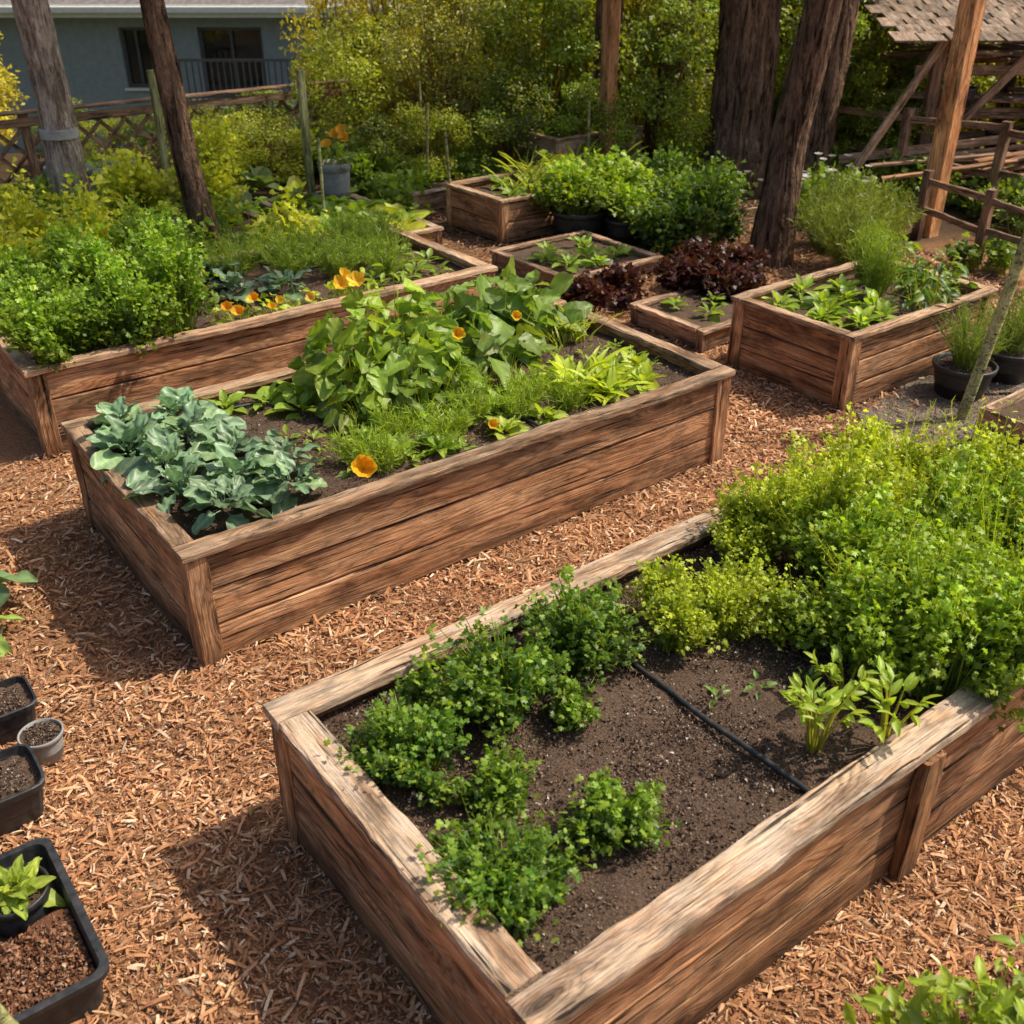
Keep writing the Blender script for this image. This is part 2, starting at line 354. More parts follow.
def bed(name,u0,u1,v0,v1,h,rows=3,rim=.11,rt=.035,post=.10,wmat=W_BED,rmat=W_RIM,zs=None,midposts=(),gran=0,over=.012,smat=M_SOIL):
    E=empty(name,((u0+u1)/2,(v0+v1)/2,0)); cx,cy=E.location.x,E.location.y
    a,b,c,d=u0-cx,u1-cx,v0-cy,v1-cy; th=.038; ins=.014; ph=(h-rt)/rows
    for r in range(rows):
        z=ph*(r+.5); hh=ph-.009
        for (y,nm) in ((c+ins+th/2,'front'),(d-ins-th/2,'back')):
            yy=y+random.uniform(-.004,.004); plank(E,nm+'_board',(a+post*.4,yy,z),(b-post*.4,yy,z+random.uniform(-.003,.003)),th,hh,wmat)
        for (x,nm) in ((a+ins+th/2,'left'),(b-ins-th/2,'right')):
            xx=x+random.uniform(-.004,.004); plank(E,nm+'_board',(xx,c+post*.45,z),(xx,d-post*.45,z),th,hh,wmat)
    for (x,y) in ((a+post/2,c+post/2),(b-post/2,c+post/2),(a+post/2,d-post/2),(b-post/2,d-post/2)):
        plank(E,'corner_post',(x,y,-.05),(x,y,h-rt-.002),post,post,wmat,up=(0,1,0),jit=.004)
    for mx in midposts:
        plank(E,'mid_post',(mx-cx,c+ins-.022,-.05),(mx-cx,c+ins-.022,h-rt-.003),.10,.045,wmat,up=(0,1,0),jit=.004)
    zt=h-rt/2; J=.0048
    plank(E,'front_rim',(a-over,c-over+rim/2,zt),(b+over,c-over+rim/2,zt),rim,rt,rmat,jit=J,ch=.005)
    plank(E,'back_rim',(a-over,d+over-rim/2,zt),(b+over,d+over-rim/2,zt),rim,rt,rmat,jit=J,ch=.005)
    plank(E,'left_rim',(a-over+rim/2,c-over+rim+.006,zt+.001),(a-over+rim/2,d+over-rim-.006,zt+.001),rim,rt,rmat,jit=J,ch=.005)
    plank(E,'right_rim',(b+over-rim/2,c-over+rim+.006,zt+.001),(b+over-rim/2,d+over-rim-.006,zt+.001),rim,rt,rmat,jit=J,ch=.005)
    if zs is None: zs=h-.09
    soil('soil',a+.03,b-.03,c+.03,d-.03,zs,smat,E)
    if gran:
        mb=MB(); granules(mb,a+.06,b-.06,c+.06,d-.06,zs,gran); mb.obj('soil_granules',M_GRAN,E,False)
    return E

# ---------------------------------------------------------------- ground
def ground():
    ax=np.concatenate([np.linspace(-70,-6,14),np.linspace(-5,22,109),np.linspace(24,90,14)])
    n=len(ax); V=[(x,y,terr(x,y)+(.012*noise.noise(Vector((x*1.3,y*1.3,0))))-.010) for x in ax for y in ax]
    F=[(i*n+j,(i+1)*n+j,(i+1)*n+j+1,i*n+j+1) for i in range(n-1) for j in range(n-1)]
    me=bpy.data.meshes.new('ground');me.from_pydata(V,[],F);me.materials.append(M_GROUND);me.polygons.foreach_set('use_smooth',[True]*len(F))
    link(bpy.data.objects.new('ground',me))
ground()
BEDS=[(.94,4.28,1.14,2.55),(1.07,4.27,3.58,5.13),(1.12,4.4,6.0,7.5),(5.38,6.97,3.58,4.58)]
CHT=(np.array([[-.5,-.5,0],[.5,-.5,0],[-.45,0,.06],[.55,0,.06],[-.35,.5,0],[.4,.5,0]]),np.array([[0,1,3],[0,3,2],[2,3,5],[2,5,4]]),np.array([.85,.85,1.05,1,.9,.85]))
def chips(mb,u0,u1,v0,v1,n,big=1.,dark=False):
    p=np.c_[rng.uniform(u0,u1,n),rng.uniform(v0,v1,n)]
    keep=np.ones(n,bool)
    for a,b,c,d in BEDS: keep&=~((p[:,0]>a+.03)&(p[:,0]<b-.03)&(p[:,1]>c+.03)&(p[:,1]<d-.03))
    q=((p[:,0]-6.45)/1.2)**4+((p[:,1]-2.95)/.62)**4+.35*np.sin(p[:,0]*9)*np.sin(p[:,1]*11)
    keep&=~(rng.uniform(0,1,n)<np.clip((1.5-q)*1.0,0,.82))
    p=p[keep];n=len(p)
    az=rng.uniform(0,6.283,n); el=rng.normal(0,.24,n)
    d=np.c_[np.cos(az)*np.cos(el),np.sin(az)*np.cos(el),np.sin(el)]; nn=np.c_[rng.normal(0,.4,(n,2)),np.ones(n)]
    L=np.clip(rng.lognormal(-4.05,.62,n),.005,.095)*big; w=np.clip(L*rng.uniform(.07,.32,n),.0016,.011)*big**.5
    z=rng.uniform(-.004,.014,n)+.006*np.sin(p[:,0]*9)*np.sin(p[:,1]*8)+L*np.abs(np.sin(el))*.3
    pal=np.array([(.58,.28,.13),(.43,.195,.09),(.70,.40,.215),(.82,.59,.39),(.19,.085,.043)]); c=pal[rng.choice(5,n,p=(.35,.25,.22,.10,.08))]*rng.uniform(.7,1.15,(n,1))
    pt=.93+.12*np.sin(p[:,0]*2.1+1)*np.sin(p[:,1]*2.7)+.07*np.sin(p[:,0]*9+p[:,1]*7); c=c*pt[:,None]
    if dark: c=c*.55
    mb.inst(CHT,np.c_[p,z],fr(d,nn),np.c_[w,L,L],c)
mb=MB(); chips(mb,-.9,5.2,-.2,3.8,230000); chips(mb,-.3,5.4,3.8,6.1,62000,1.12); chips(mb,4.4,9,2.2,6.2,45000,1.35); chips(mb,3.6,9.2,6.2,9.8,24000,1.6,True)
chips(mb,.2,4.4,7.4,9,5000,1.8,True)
mb.obj('wood_chip_mulch',M_CHIP,None,False)
mb=MB(); n=150; p=np.c_[rng.uniform(-.6,6,n),rng.uniform(.2,6,n),np.full(n,.022)]
p=p[[not any(a-.05<q[0]<b+.05 and c-.05<q[1]<d+.05 for a,b,c,d in BEDS) for q in p]]; n=len(p)
mb.inst(OV[0],p,fr(np.c_[rng.normal(0,1,(n,2)),rng.normal(0,.15,n)],np.c_[rng.normal(0,.3,(n,2)),np.ones(n)]),rng.uniform(.02,.045,n),np.array([(.32,.22,.08),(.22,.11,.04),(.12,.18,.04)])[rng.integers(0,3,n)]); mb.obj('fallen_leaves',M_CHIP)
def patch(name,pts,z,mat):
    V=[(x,y,z) for x,y in pts]; me=bpy.data.meshes.new(name); me.from_pydata(V,[],[tuple(range(len(V)))]); me.materials.append(mat); link(bpy.data.objects.new(name,me))
pp=[]
for i in range(90):
    a=i/90*6.283; x=6.45+1.2*math.copysign(abs(math.cos(a))**.5,math.cos(a)); y=2.95+.62*math.copysign(abs(math.sin(a))**.5,math.sin(a))
    n=noise.noise(Vector((x*4,y*4,0)))*.22; pp.append((x+n,y+n))
patch('gravel_patch',pp,.005,M_GRAV)
mb=MB(); granules(mb,5.2,7.7,2.3,3.6,.006,22000,.004,.014,((.30,.25,.2),(.18,.145,.115),(.42,.36,.3),(.45,.28,.16)),(.4,.3,.15,.15)); mb.obj('gravel',M_GRAN,None,False)

# ---------------------------------------------------------------- beds
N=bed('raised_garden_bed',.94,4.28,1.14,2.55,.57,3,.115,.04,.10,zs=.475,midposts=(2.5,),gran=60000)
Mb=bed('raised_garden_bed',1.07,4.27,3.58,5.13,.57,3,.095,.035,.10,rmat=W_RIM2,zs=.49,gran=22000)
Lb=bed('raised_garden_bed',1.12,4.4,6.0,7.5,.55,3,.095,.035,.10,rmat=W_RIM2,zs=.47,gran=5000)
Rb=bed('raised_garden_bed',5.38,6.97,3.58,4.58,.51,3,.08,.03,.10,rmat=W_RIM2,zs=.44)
bed('small_planter_box',5.42,6.3,4.86,5.62,.17,1,.07,.03,.06,wmat=W_BOX,rmat=W_BOX,zs=.13)
bed('small_planter_box',5.42,6.5,6.38,7.45,.17,1,.07,.03,.06,wmat=W_BOX,rmat=W_BOX,zs=.13)
bed('raised_garden_bed',5.95,8.0,8.0,8.95,.42,2,.08,.03,.09,rmat=W_RIM2)
bed('raised_garden_bed',7.6,8.9,9.2,10.0,.62,3,.08,.03,.09,wmat=W_BOX,rmat=W_BOX)
bed('low_planter_box',4.55,5.5,8.35,10.4,.17,1,.08,.03,.07,wmat=W_BED,rmat=W_RIM,zs=.12)
bed('low_planter_box',2.9,4.3,9.0,10.2,.17,1,.08,.03,.07,wmat=W_BED,rmat=W_RIM,zs=.12)
bed('low_planter_box',5.9,7.2,9.5,11.2,.22,1,.08,.03,.07,wmat=W_BOX,rmat=W_RIM,zs=.16)

def tube_obj(name,pts,r,mat,par=None,seg=10,radii=None,cap=True):
    cu=bpy.data.curves.new(name,'CURVE'); cu.dimensions='3D'; sp=cu.splines.new('POLY'); sp.points.add(len(pts)-1)
    for i,p in enumerate(pts): sp.points[i].co=(*p,1); sp.points[i].radius=radii[i] if radii else 1
    cu.bevel_depth=r; cu.bevel_resolution=3; cu.use_fill_caps=cap; o0=bpy.data.objects.new(name,cu); 
    COL.objects.link(o0); dg=bpy.context.evaluated_depsgraph_get(); me=bpy.data.meshes.new_from_object(o0.evaluated_get(dg)); COL.objects.unlink(o0); bpy.data.objects.remove(o0)
    me.name=name; me.materials.clear(); me.materials.append(mat); me.polygons.foreach_set('use_smooth',[True]*len(me.polygons))
    return link(bpy.data.objects.new(name,me),par)
tube_obj('irrigation_hose',[(2.10+.005*math.sin(i*.9),1.23+1.24*i/14,.490+.002*math.sin(i*2)) for i in range(15)],.010,M_BLACK)
tube_obj('irrigation_hose',[(1.15+1.3*i/14,4.93+.03*math.sin(i*.5),.51+.006*math.sin(i)) for i in range(15)],.009,M_BLACK)
tube_obj('irrigation_hose',[(3.02+.01*math.sin(i),3.7+1.3*i/14,.508+.005*math.sin(i*1.7)) for i in range(15)],.009,M_BLACK)
tube_obj('irrigation_hose',[(1.3+2.9*i/20,6.9+.05*math.sin(i*.6),.5+.006*math.sin(i)) for i in range(21)],.009,M_BLACK)

# ---------------------------------------------------------------- plants : near bed
ZS=.475
def P(name,fn,mat=M_LEAF):
    mb=MB(); fn(mb); return mb.obj(name,mat)
G1=(.055,.150,.028)
for (x,y,r,h,n) in ((1.2,2.08,.23,.20,250),(1.33,1.84,.15,.15,100),(1.60,2.14,.25,.30,320),(1.97,2.20,.22,.32,260),(1.13,1.55,.23,.17,230),(1.53,1.54,.17,.17,130),(1.78,1.98,.11,.14,60),(1.42,2.3,.12,.2,70)):
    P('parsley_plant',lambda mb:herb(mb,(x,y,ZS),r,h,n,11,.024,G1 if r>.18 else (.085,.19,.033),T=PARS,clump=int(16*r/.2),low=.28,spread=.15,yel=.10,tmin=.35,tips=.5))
YG=(.20,.31,.038)
P('lime_herb_plant',lambda mb:[herb(mb,(x,y,ZS),.16,.23,150,11,.018,YG,clump=12,yel=.4,low=.4) for x,y in ((2.38,2.22),(2.5,2.0),(2.68,2.12),(2.28,2.06),(2.72,1.85),(2.9,2.3))])
P('lime_herb_plant',lambda mb:[herb(mb,(x,y,ZS),.23,.36+.06*(i%3),220,12,.023,(.23,.35,.042),clump=14,yel=.5,low=.35,spread=.16) for i,(x,y) in enumerate(((3.3,2.3),(3.65,2.3),(3.2,2.05),(3.85,2.1),(3.5,2.1),(3.95,1.85),(3.05,2.3)))])
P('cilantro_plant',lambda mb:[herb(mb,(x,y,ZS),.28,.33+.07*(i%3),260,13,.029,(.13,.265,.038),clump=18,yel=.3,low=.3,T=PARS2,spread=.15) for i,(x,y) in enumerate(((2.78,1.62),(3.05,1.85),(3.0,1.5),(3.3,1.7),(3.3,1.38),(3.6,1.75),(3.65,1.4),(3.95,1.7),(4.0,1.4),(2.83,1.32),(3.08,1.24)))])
P('lime_herb_plant',lambda mb:[feather(mb,(x,y,ZS),.3,.52,34,(.24,.36,.06),34,.035,.5) for x,y in ((3.1,2.1),(3.5,1.9),(3.8,2.2),(3.4,1.5),(3.9,1.6),(4.0,2.0),(3.0,1.7),(3.3,1.25))])
def celery(mb,x,y,n,L):
    c=np.array([x,y,ZS]); az=rng.uniform(0,6.283,n); q=rng.uniform(.02,.11,n)
    tip=np.c_[np.cos(az)*q,np.sin(az)*q,L*rng.uniform(.6,1.1,n)]; b=tip*np.array([.15,.15,0])
    for _ in range(5): ribbon(mb,b+c,(b+tip)/2*np.array([.7,.7,1])+c,tip+c,.0055,(.26,.32,.12))
    for k in range(n):
        for t in (1,.8):
            p=tip[k]*t; a=az[k]; m=3
            aa=a+rng.normal(0,.9,m); d=np.c_[np.cos(aa),np.sin(aa),rng.uniform(.1,1.5,m)]
            mb.inst(OV[0],np.repeat((p+c)[None],m,0),fr(d,np.array([0,0,1.])+rng.normal(0,.5,(m,3))),np.repeat(rng.uniform(.035,.07,m)[:,None],3,1)*[.8,1,1],colvar((.13,.24,.045),m,.15,.3))
P('celery_plant',lambda mb:celery(mb,2.27,1.40,12,.27))
P('celery_plant',lambda mb:celery(mb,2.45,1.27,9,.25))
P('celery_plant',lambda mb:celery(mb,2.55,1.5,7,.2))
P('seedling',lambda mb:[rosette(mb,(x,y,ZS+.01),7,.05,(.07,.16,.05),OV,(20,60)) for x,y in ((2.2,1.75),(2.35,1.7),(2.5,1.62))])
# ---------------------------------------------------------------- middle bed
ZM=.49; KC=(.115,.20,.125)
for (x,y,s) in ((1.27,4.90,.22),(1.55,4.88,.2),(1.22,4.62,.22),(1.50,4.60,.23),(1.30,4.36,.22),(1.58,4.30,.22),(1.26,4.1,.21),(1.52,4.04,.22),(1.36,3.84,.2),(1.68,3.84,.18),(1.75,4.08,.17)):
    P('kale_plant',lambda mb:rosette(mb,(x,y,ZM+.02),16,s,tuple(np.array(KC)*rng.uniform(.85,1.12)),KALE,(2,78),.2,.12,1.12,.05),M_WAXY)
BC=(.11,.215,.05)
P('low_greens',lambda mb:[rosette(mb,(x,y,ZM),11,.15,(.13,.24,.045),OV,(15,65),wid=1.4) for x,y in ((1.85,4.95),(2.05,4.88),(2.25,4.92),(2.15,4.7))])
P('bean_plant',lambda mb:[mound(mb,(x,y,ZM),rx,rx*.9,h,n,.115,BC,tilt=.75) for x,y,rx,h,n in ((2.5,4.7,.28,.46,132),(2.75,4.42,.26,.42,114),(2.42,4.4,.2,.26,66),(2.85,4.85,.25,.5,105),(2.9,4.6,.2,.42,60))])
P('squash_plant',lambda mb:[mound(mb,(x,y,ZM),rx,rx*.9,h,n,.155,(.095,.19,.065),stemn=16,tilt=.7) for x,y,rx,h,n in ((3.2,4.75,.3,.38,75),(3.55,4.8,.32,.42,84),(3.85,4.85,.25,.32,54),(3.35,4.5,.22,.26,36))])
P('lettuce_plant',lambda mb:[rosette(mb,(x,y,ZM),16,s,c,HEART,(8,70),wid=.75,yel=.2) for x,y,s,c in ((2.3,3.95,.13,(.16,.27,.07)),(2.48,3.85,.14,(.12,.23,.05)),(2.68,4.0,.13,(.16,.27,.07)),(2.6,4.2,.14,(.10,.21,.05)),(2.85,3.82,.13,(.17,.27,.06)),(2.25,4.15,.11,(.13,.25,.06)),(3.0,4.05,.14,(.11,.22,.05)),(3.12,3.84,.12,(.17,.27,.06)),(3.0,4.4,.14,(.11,.22,.05)),(3.25,4.2,.12,(.15,.26,.06)),(2.4,4.3,.12,(.12,.22,.05)),(2.8,4.2,.13,(.15,.26,.06)))])
P('dill_plant',lambda mb:[feather(mb,(x,y,ZM),.15,.2,38,(.16,.28,.05)) for x,y in ((2.15,3.85),(2.55,3.95),(2.82,4.05),(2.4,4.1),(3.05,3.95),(3.2,4.05),(2.1,4.0),(3.3,3.85),(2.95,4.25))])
P('seedling',lambda mb:[rosette(mb,(rng.uniform(1.9,4.1),rng.uniform(3.75,4.6),ZM+.01),6,rng.uniform(.035,.09),(.09,.17,.04),OV,(20,60),yel=.3) for _ in range(80)])
P('chard_plant',lambda mb:[straps(mb,(x,y,ZM),22,.24,(.19,.30,.05),wid=2.2,el=(45,88),yel=.3) for x,y in ((3.46,3.95),(3.58,3.85),(3.55,4.05))]+[rosette(mb,(x,y,ZM),14,s,(.17,.28,.055),OV,(20,80),wid=1.25,yel=.4) for x,y,s in ((3.85,3.86,.14),(3.72,4.02,.18),(3.98,4.05,.13),(3.5,4.12,.18),(3.6,3.95,.19))])
P('onion_plant',lambda mb:[straps(mb,(3.75+rng.uniform(0,.35),4.5+rng.uniform(0,.3),ZM),7,.2,(.18,.26,.08),wid=.6,el=(65,88)) for _ in range(6)])
P('squash_flower',lambda mb:[flower(mb,(2.0,3.76,ZM+.1),.09,(.88,.50,.02),6,(-.3,-.8,.6),40),flower(mb,(2.9,4.3,ZM+.38),.055,(.85,.55,.03),6,(-.3,-.8,.6),40),flower(mb,(2.72,3.75,ZM+.12),.045,(.85,.55,.03),6,(-.3,-.8,.6),40),flower(mb,(3.4,4.45,ZM+.33),.05,(.85,.55,.03),6,(-.3,-.8,.6),40)],M_PETAL)
# ---------------------------------------------------------------- left bed
ZL=.47
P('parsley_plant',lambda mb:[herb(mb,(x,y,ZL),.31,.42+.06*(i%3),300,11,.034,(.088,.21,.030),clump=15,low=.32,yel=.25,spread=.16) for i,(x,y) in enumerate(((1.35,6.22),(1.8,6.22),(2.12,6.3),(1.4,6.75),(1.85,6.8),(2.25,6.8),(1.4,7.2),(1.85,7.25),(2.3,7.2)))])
P('nasturtium_plant',lambda mb:[mound(mb,(x,y,ZL),.16,.13,.13,36,.05,(.17,.28,.045),yel=.5) for x,y in ((2.5,6.25),(2.72,6.2),(2.95,6.25),(3.2,6.2),(3.4,6.25))])
P('nasturtium_flower',lambda mb:[flower(mb,(x,y,ZL+z),r,c,6,(rng.normal(-.3,.2),-.6,.8),rng.uniform(20,50)) for x,y,z,r,c in ((2.42,6.2,.12,.05,(.85,.42,.02)),(2.47,6.13,.10,.06,(.9,.5,.03)),(2.60,6.18,.15,.055,(.85,.45,.02)),(2.68,6.10,.10,.045,(.85,.55,.02)),(2.75,6.14,.11,.045,(.85,.6,.05)),(2.98,6.12,.10,.045,(.85,.6,.1)),(3.20,6.12,.14,.07,(.9,.55,.03)),(3.32,6.10,.15,.075,(.9,.6,.04)),(3.27,6.2,.17,.065,(.85,.6,.05)))],M_PETAL)
P('carrot_plant',lambda mb:[feather(mb,(x,y,ZL),.25,.30,64,(.12,.22,.045),30,.06) for x,y in ((3.2,6.9),(3.5,7.1),(3.8,6.9),(3.5,6.7),(4.1,7.1),(2.9,7.15),(3.8,6.55),(3.3,7.3),(3.9,7.3))])
P('kale_plant',lambda mb:[rosette(mb,(x,y,ZL),15,.22,(.09,.15,.10),KALE,(15,75),up0=.03) for x,y in ((2.7,6.75),(2.75,7.15),(3.0,6.6))],M_WAXY)
P('seedling',lambda mb:[rosette(mb,(x,y,ZL+.01),9,.12,(.11,.20,.04),OV,(20,60)) for x,y in ((3.6,6.3),(3.75,6.25),(3.9,6.35),(4.1,6.3),(4.2,6.6),(3.95,6.6),(4.15,6.9),(4.0,6.45),(3.65,6.45))])
# ---------------------------------------------------------------- right bed
ZR=.44
P('chard_plant',lambda mb:[rosette(mb,(x,y,ZR),15,.16,(.12,.225,.045),OV,(5,75),wid=1.2,yel=.25,var=.2) for x,y in ((5.6,4.35),(5.6,4.0),(5.85,4.2),(5.75,3.8),(6.1,3.95),(6.2,4.3),(5.95,4.45),(5.95,3.78),(5.75,4.05),(6.05,4.15))])
P('fennel_plant',lambda mb:[feather(mb,(x,y,ZR),.17,.50,54,(.13,.24,.05),34,.06) for x,y in ((6.35,4.1),(6.5,4.35))])
P('pepper_plant',lambda mb:[mound(mb,(x,y,ZR),.22,.2,.26,90,.085,(.06,.14,.035),OV) for x,y in ((6.72,4.25),(6.75,3.9),(6.45,3.8))])
P('low_greens',lambda mb:[rosette(mb,(x,y,.14),12,.15,(.11,.21,.045),OV,(15,70),wid=1.2,yel=.2) for x,y in ((5.7,6.7),(6.0,6.8),(5.8,7.1),(6.2,7.1),(6.25,6.7),(5.95,6.6),(5.65,6.95))])
P('low_greens',lambda mb:[rosette(mb,(x,y,.14),10,.12,(.10,.19,.04),OV,(15,70),wid=1.2) for x,y in ((5.75,5.1),(6.0,5.3),(5.7,5.4))])
PUR=(.036,.010,.018)
P('red_lettuce_plant',lambda mb:[herb(mb,(x,y,z),.24,.26,150,8,.055,PUR,clump=8,yel=.03,stem=(.08,.03,.03),low=.5,tips=.02) for x,y,z in ((5.3,6.0,.0),(5.65,6.05,0),(6.1,5.75,.1),(6.45,5.85,.1),(6.8,5.7,.05),(6.3,5.45,.1))])
P('low_greens',lambda mb:[rosette(mb,(x,y,.33),12,.2,(.10,.19,.045),OV,(15,70),wid=1.3) for x,y in ((6.3,8.3),(6.7,8.5),(7.1,8.4),(7.5,8.5),(6.5,8.7))])
P('low_greens',lambda mb:[rosette(mb,(rng.uniform(6.0,7.1),rng.uniform(9.6,11.1),.17),12,.2,(.11,.20,.045),OV,(15,70),wid=1.3) for _ in range(16)])
P('onion_plant',lambda mb:[straps(mb,(rng.uniform(6.2,7.8),rng.uniform(8.2,8.8),.33),8,.35,(.15,.22,.06),wid=.5,el=(60,88)) for _ in range(18)])

def pot(name,x,y,z0,r,h,mat,par=None,soilz=.85,seg=36,sq=False):
    E=empty(name,(x,y,z0)) if par is None else par
    prof=[(.72*r,0),(.76*r,.02*h),(.92*r,.82*h),(1.0*r,.83*h),(1.03*r,.98*h),(1.0*r,h),(.95*r,h),(.93*r,.8*h),(.85*r,.4*h)]
    V=[];F=[]
    def kk(i):
        ca,sa=math.cos(6.2832*i/seg),math.sin(6.2832*i/seg)
        return ca,sa,(1/max(abs(ca)**6+abs(sa)**6,1e-6)**(1/6.) if sq else 1)
    for i in range(seg):
        ca,sa,k=kk(i)
        for (q,z) in prof: V.append((ca*q*k,sa*q*k,z))
    m=len(prof)
    for i in range(seg):
        j=(i+1)%seg
        for q in range(m-1): F.append((i*m+q,j*m+q,j*m+q+1,i*m+q+1))
    F.append(tuple(i*m for i in range(seg))[::-1])
    me=bpy.data.meshes.new('shell');me.from_pydata(V,[],F);me.materials.append(mat);me.polygons.foreach_set('use_smooth',[not sq]*len(F)); link(bpy.data.objects.new('shell',me),E)
    V=[(0,0,soilz*h+.01)]
    for f in (.5,.93):
        for i in range(seg):
            ca,sa,k=kk(i); V.append((ca*r*f*k,sa*r*f*k,soilz*h+random.uniform(-.006,.008)*(2 if f<.9 else 1)))
    F=[(0,1+i,1+(i+1)%seg) for i in range(seg)]+[(1+i,1+seg+i,1+seg+(i+1)%seg,1+(i+1)%seg) for i in range(seg)]
    me=bpy.data.meshes.new('soil');me.from_pydata(V,[],F);me.materials.append(M_SOIL); link(bpy.data.objects.new('soil',me),E)
    if par is None and y<4:
        mb=MB(); granules(mb,-r*.6,r*.6,-r*.6,r*.6,soilz*h+.004,900,.003,.012); mb.obj('soil_granules',M_GRAN,E,False)
    return E
def potplant(x,y,r,h,fn,mat=M_BLACK,lm=M_LEAF,name='potted_plant',sq=False):
    E=pot(name,x,y,terr(x,y),r,h,mat,sq=sq); mb=MB(); fn(mb,h*.85); mb.obj('foliage',lm,E); return E
potplant(6.25,3.30,.2,.22,lambda mb,z:feather(mb,(0,0,z),.26,.42,120,(.09,.17,.05),30,.045),name='potted_rosemary')
potplant(6.75,3.28,.2,.22,lambda mb,z:feather(mb,(0,0,z),.28,.42,120,(.09,.17,.05),30,.045),name='potted_rosemary')
potplant(7.3,3.3,.2,.22,lambda mb,z:herb(mb,(0,0,z),.22,.3,120,8,.04,G1),name='potted_herb')
for X,Y in ((6.65,7.7),(7.1,7.75)):
    potplant(X,Y,.26,.3,lambda mb,z:herb(mb,(0,0,z),.42,.42,260,9,.06,(.12,.24,.035),clump=11,yel=.3,low=.35),name='potted_basil')
potplant(6.95,7.35,.2,.24,lambda mb,z:herb(mb,(0,0,z),.3,.3,150,9,.05,(.12,.24,.035),yel=.3),name='potted_basil')
for X,Y,r in ((7.45,7.1,.45),(7.0,6.75,.36),(7.9,7.2,.45),(7.3,6.6,.35),(8.0,7.9,.45)):
    P('bush_mint',lambda mb:herb(mb,(X,Y,0),r,.62,300,10,.055,(.042,.11,.024),clump=13,yel=.1,low=.3))
P('lavender_bush',lambda mb:[feather(mb,(x,y,.1),.38,.62,150,(.10,.165,.05),34,.07) for x,y in ((7.9,5.7),(8.3,5.5),(7.7,5.3),(8.5,6.0))])
P('white_flower_cluster',lambda mb:[flower(mb,(rng.uniform(7.6,8.8),rng.uniform(5.8,6.5),rng.uniform(.6,.8)),.04,(.6,.6,.58),7,(0,0,1),10) for _ in range(18)],M_PETAL)

def crate(name,u0,u1,v0,v1,h):
    E=empty(name,((u0+u1)/2,(v0+v1)/2,0)); a=(u1-u0)/2;b=(v1-v0)/2
    for r in range(2):
        z=.02+h/2*(r+.5)
        for s in (-1,1):
            plank(E,'slat',(-a,s*b,z),(a,s*b,z),.018,h/2-.012,W_BOX); plank(E,'slat',(s*(a-.012),-b+.012,z),(s*(a-.012),b-.012,z),.018,h/2-.012,W_BOX)
    for sx in (-1,1):
        for sy in (-1,1): plank(E,'corner',(sx*(a-.04),sy*(b-.035),0),(sx*(a-.04),sy*(b-.035),h+.02),.04,.04,W_BOX,up=(0,1,0))
    soil('soil',-a+.03,a-.03,-b+.02,b-.02,h*.75,M_SOIL,E); return E
crate('wooden_crate',5.60,6.4,2.25,2.80,.24)

def tray(name,u0,u1,v0,v1,h):
    E=empty(name,((u0+u1)/2,(v0+v1)/2,0)); a=(u1-u0)/2;b=(v1-v0)/2; rr=.05
    def ring(ax,bx,r,z):
        o=[]
        for cx,cy,s in ((ax-r,bx-r,0),(-ax+r,bx-r,1),(-ax+r,-bx+r,2),(ax-r,-bx+r,3)):
            for i in range(7):
                t=(s+i/6)*math.pi/2; o.append((cx+r*math.cos(t),cy+r*math.sin(t),z))
        return o
    rings=[ring(a-.035,b-.035,rr,0),ring(a-.02,b-.02,rr,h*.86),ring(a,b,rr,h*.87),ring(a+.002,b+.002,rr,h*.99),ring(a-.004,b-.004,rr,h),ring(a-.022,b-.022,rr*.8,h),ring(a-.026,b-.026,rr*.8,h*.9),ring(a-.04,b-.04,rr*.8,h*.3)]
    V=sum(rings,[]);n=28;F=[]
    for k in range(len(rings)-1):
        for i in range(n): j=(i+1)%n; F.append((k*n+i,k*n+j,(k+1)*n+j,(k+1)*n+i))
    F.append(tuple(range(n))[::-1]); me=bpy.data.meshes.new('tray_shell');me.from_pydata(V,[],F);me.materials.append(M_BLACK);me.polygons.foreach_set('use_smooth',[True]*len(F))
    o=link(bpy.data.objects.new('tray_shell',me),E); bv=o.modifiers.new('es','EDGE_SPLIT'); bv.split_angle=math.radians(40)
    return E,a,b
E,a,b=tray('black_planter_tray',-.12,.25,2.22,2.86,.17)
soil('soil',-a+.035,a-.035,-b+.035,b-.3,.11,M_RED,E,.03,.015)
soil('soil',-a+.035,a-.035,b-.3,b-.035,.06,M_SOIL,E,.01,.02)
mb=MB(); granules(mb,-a+.04,a-.04,-b+.04,b-.31,.115,3500,.004,.024,((.28,.135,.075),(.15,.065,.036),(.35,.19,.11),(.4,.28,.2)),(.4,.3,.25,.05)); mb.obj('soil_clods',M_GRAN,E,False)
potplant(.10,2.67,.1,.19,lambda mb,z:rosette(mb,(0,0,z),26,.11,(.15,.25,.07),HEART,(5,85),wid=.7,yel=.25,var=.2),name='potted_lettuce')
pot('square_nursery_pot',.31,3.68,0,.11,.16,M_BLACK,sq=True,soilz=.82)
pot('square_nursery_pot',.19,3.22,0,.13,.18,M_BLACK,sq=True,soilz=.8)
pot('square_nursery_pot',.05,3.47,0,.12,.16,M_BLACK,sq=True,soilz=.8)
pot('grey_flower_pot',.38,3.44,0,.08,.12,M_GREYP,soilz=.9)
P('kale_plant',lambda mb:[rosette(mb,(.36,4.66,.03),15,.30,(.11,.19,.09),KALE,(12,75),yel=.1,up0=.05),rosette(mb,(.33,4.42,.03),14,.2,(.17,.27,.06),HEART,(15,70),wid=.7)],M_WAXY)
tube_obj('bamboo_stake',[(.13,2.66,.1),(0,2.85,.42),(-.13,3.05,.75)],.012,W_BAM)
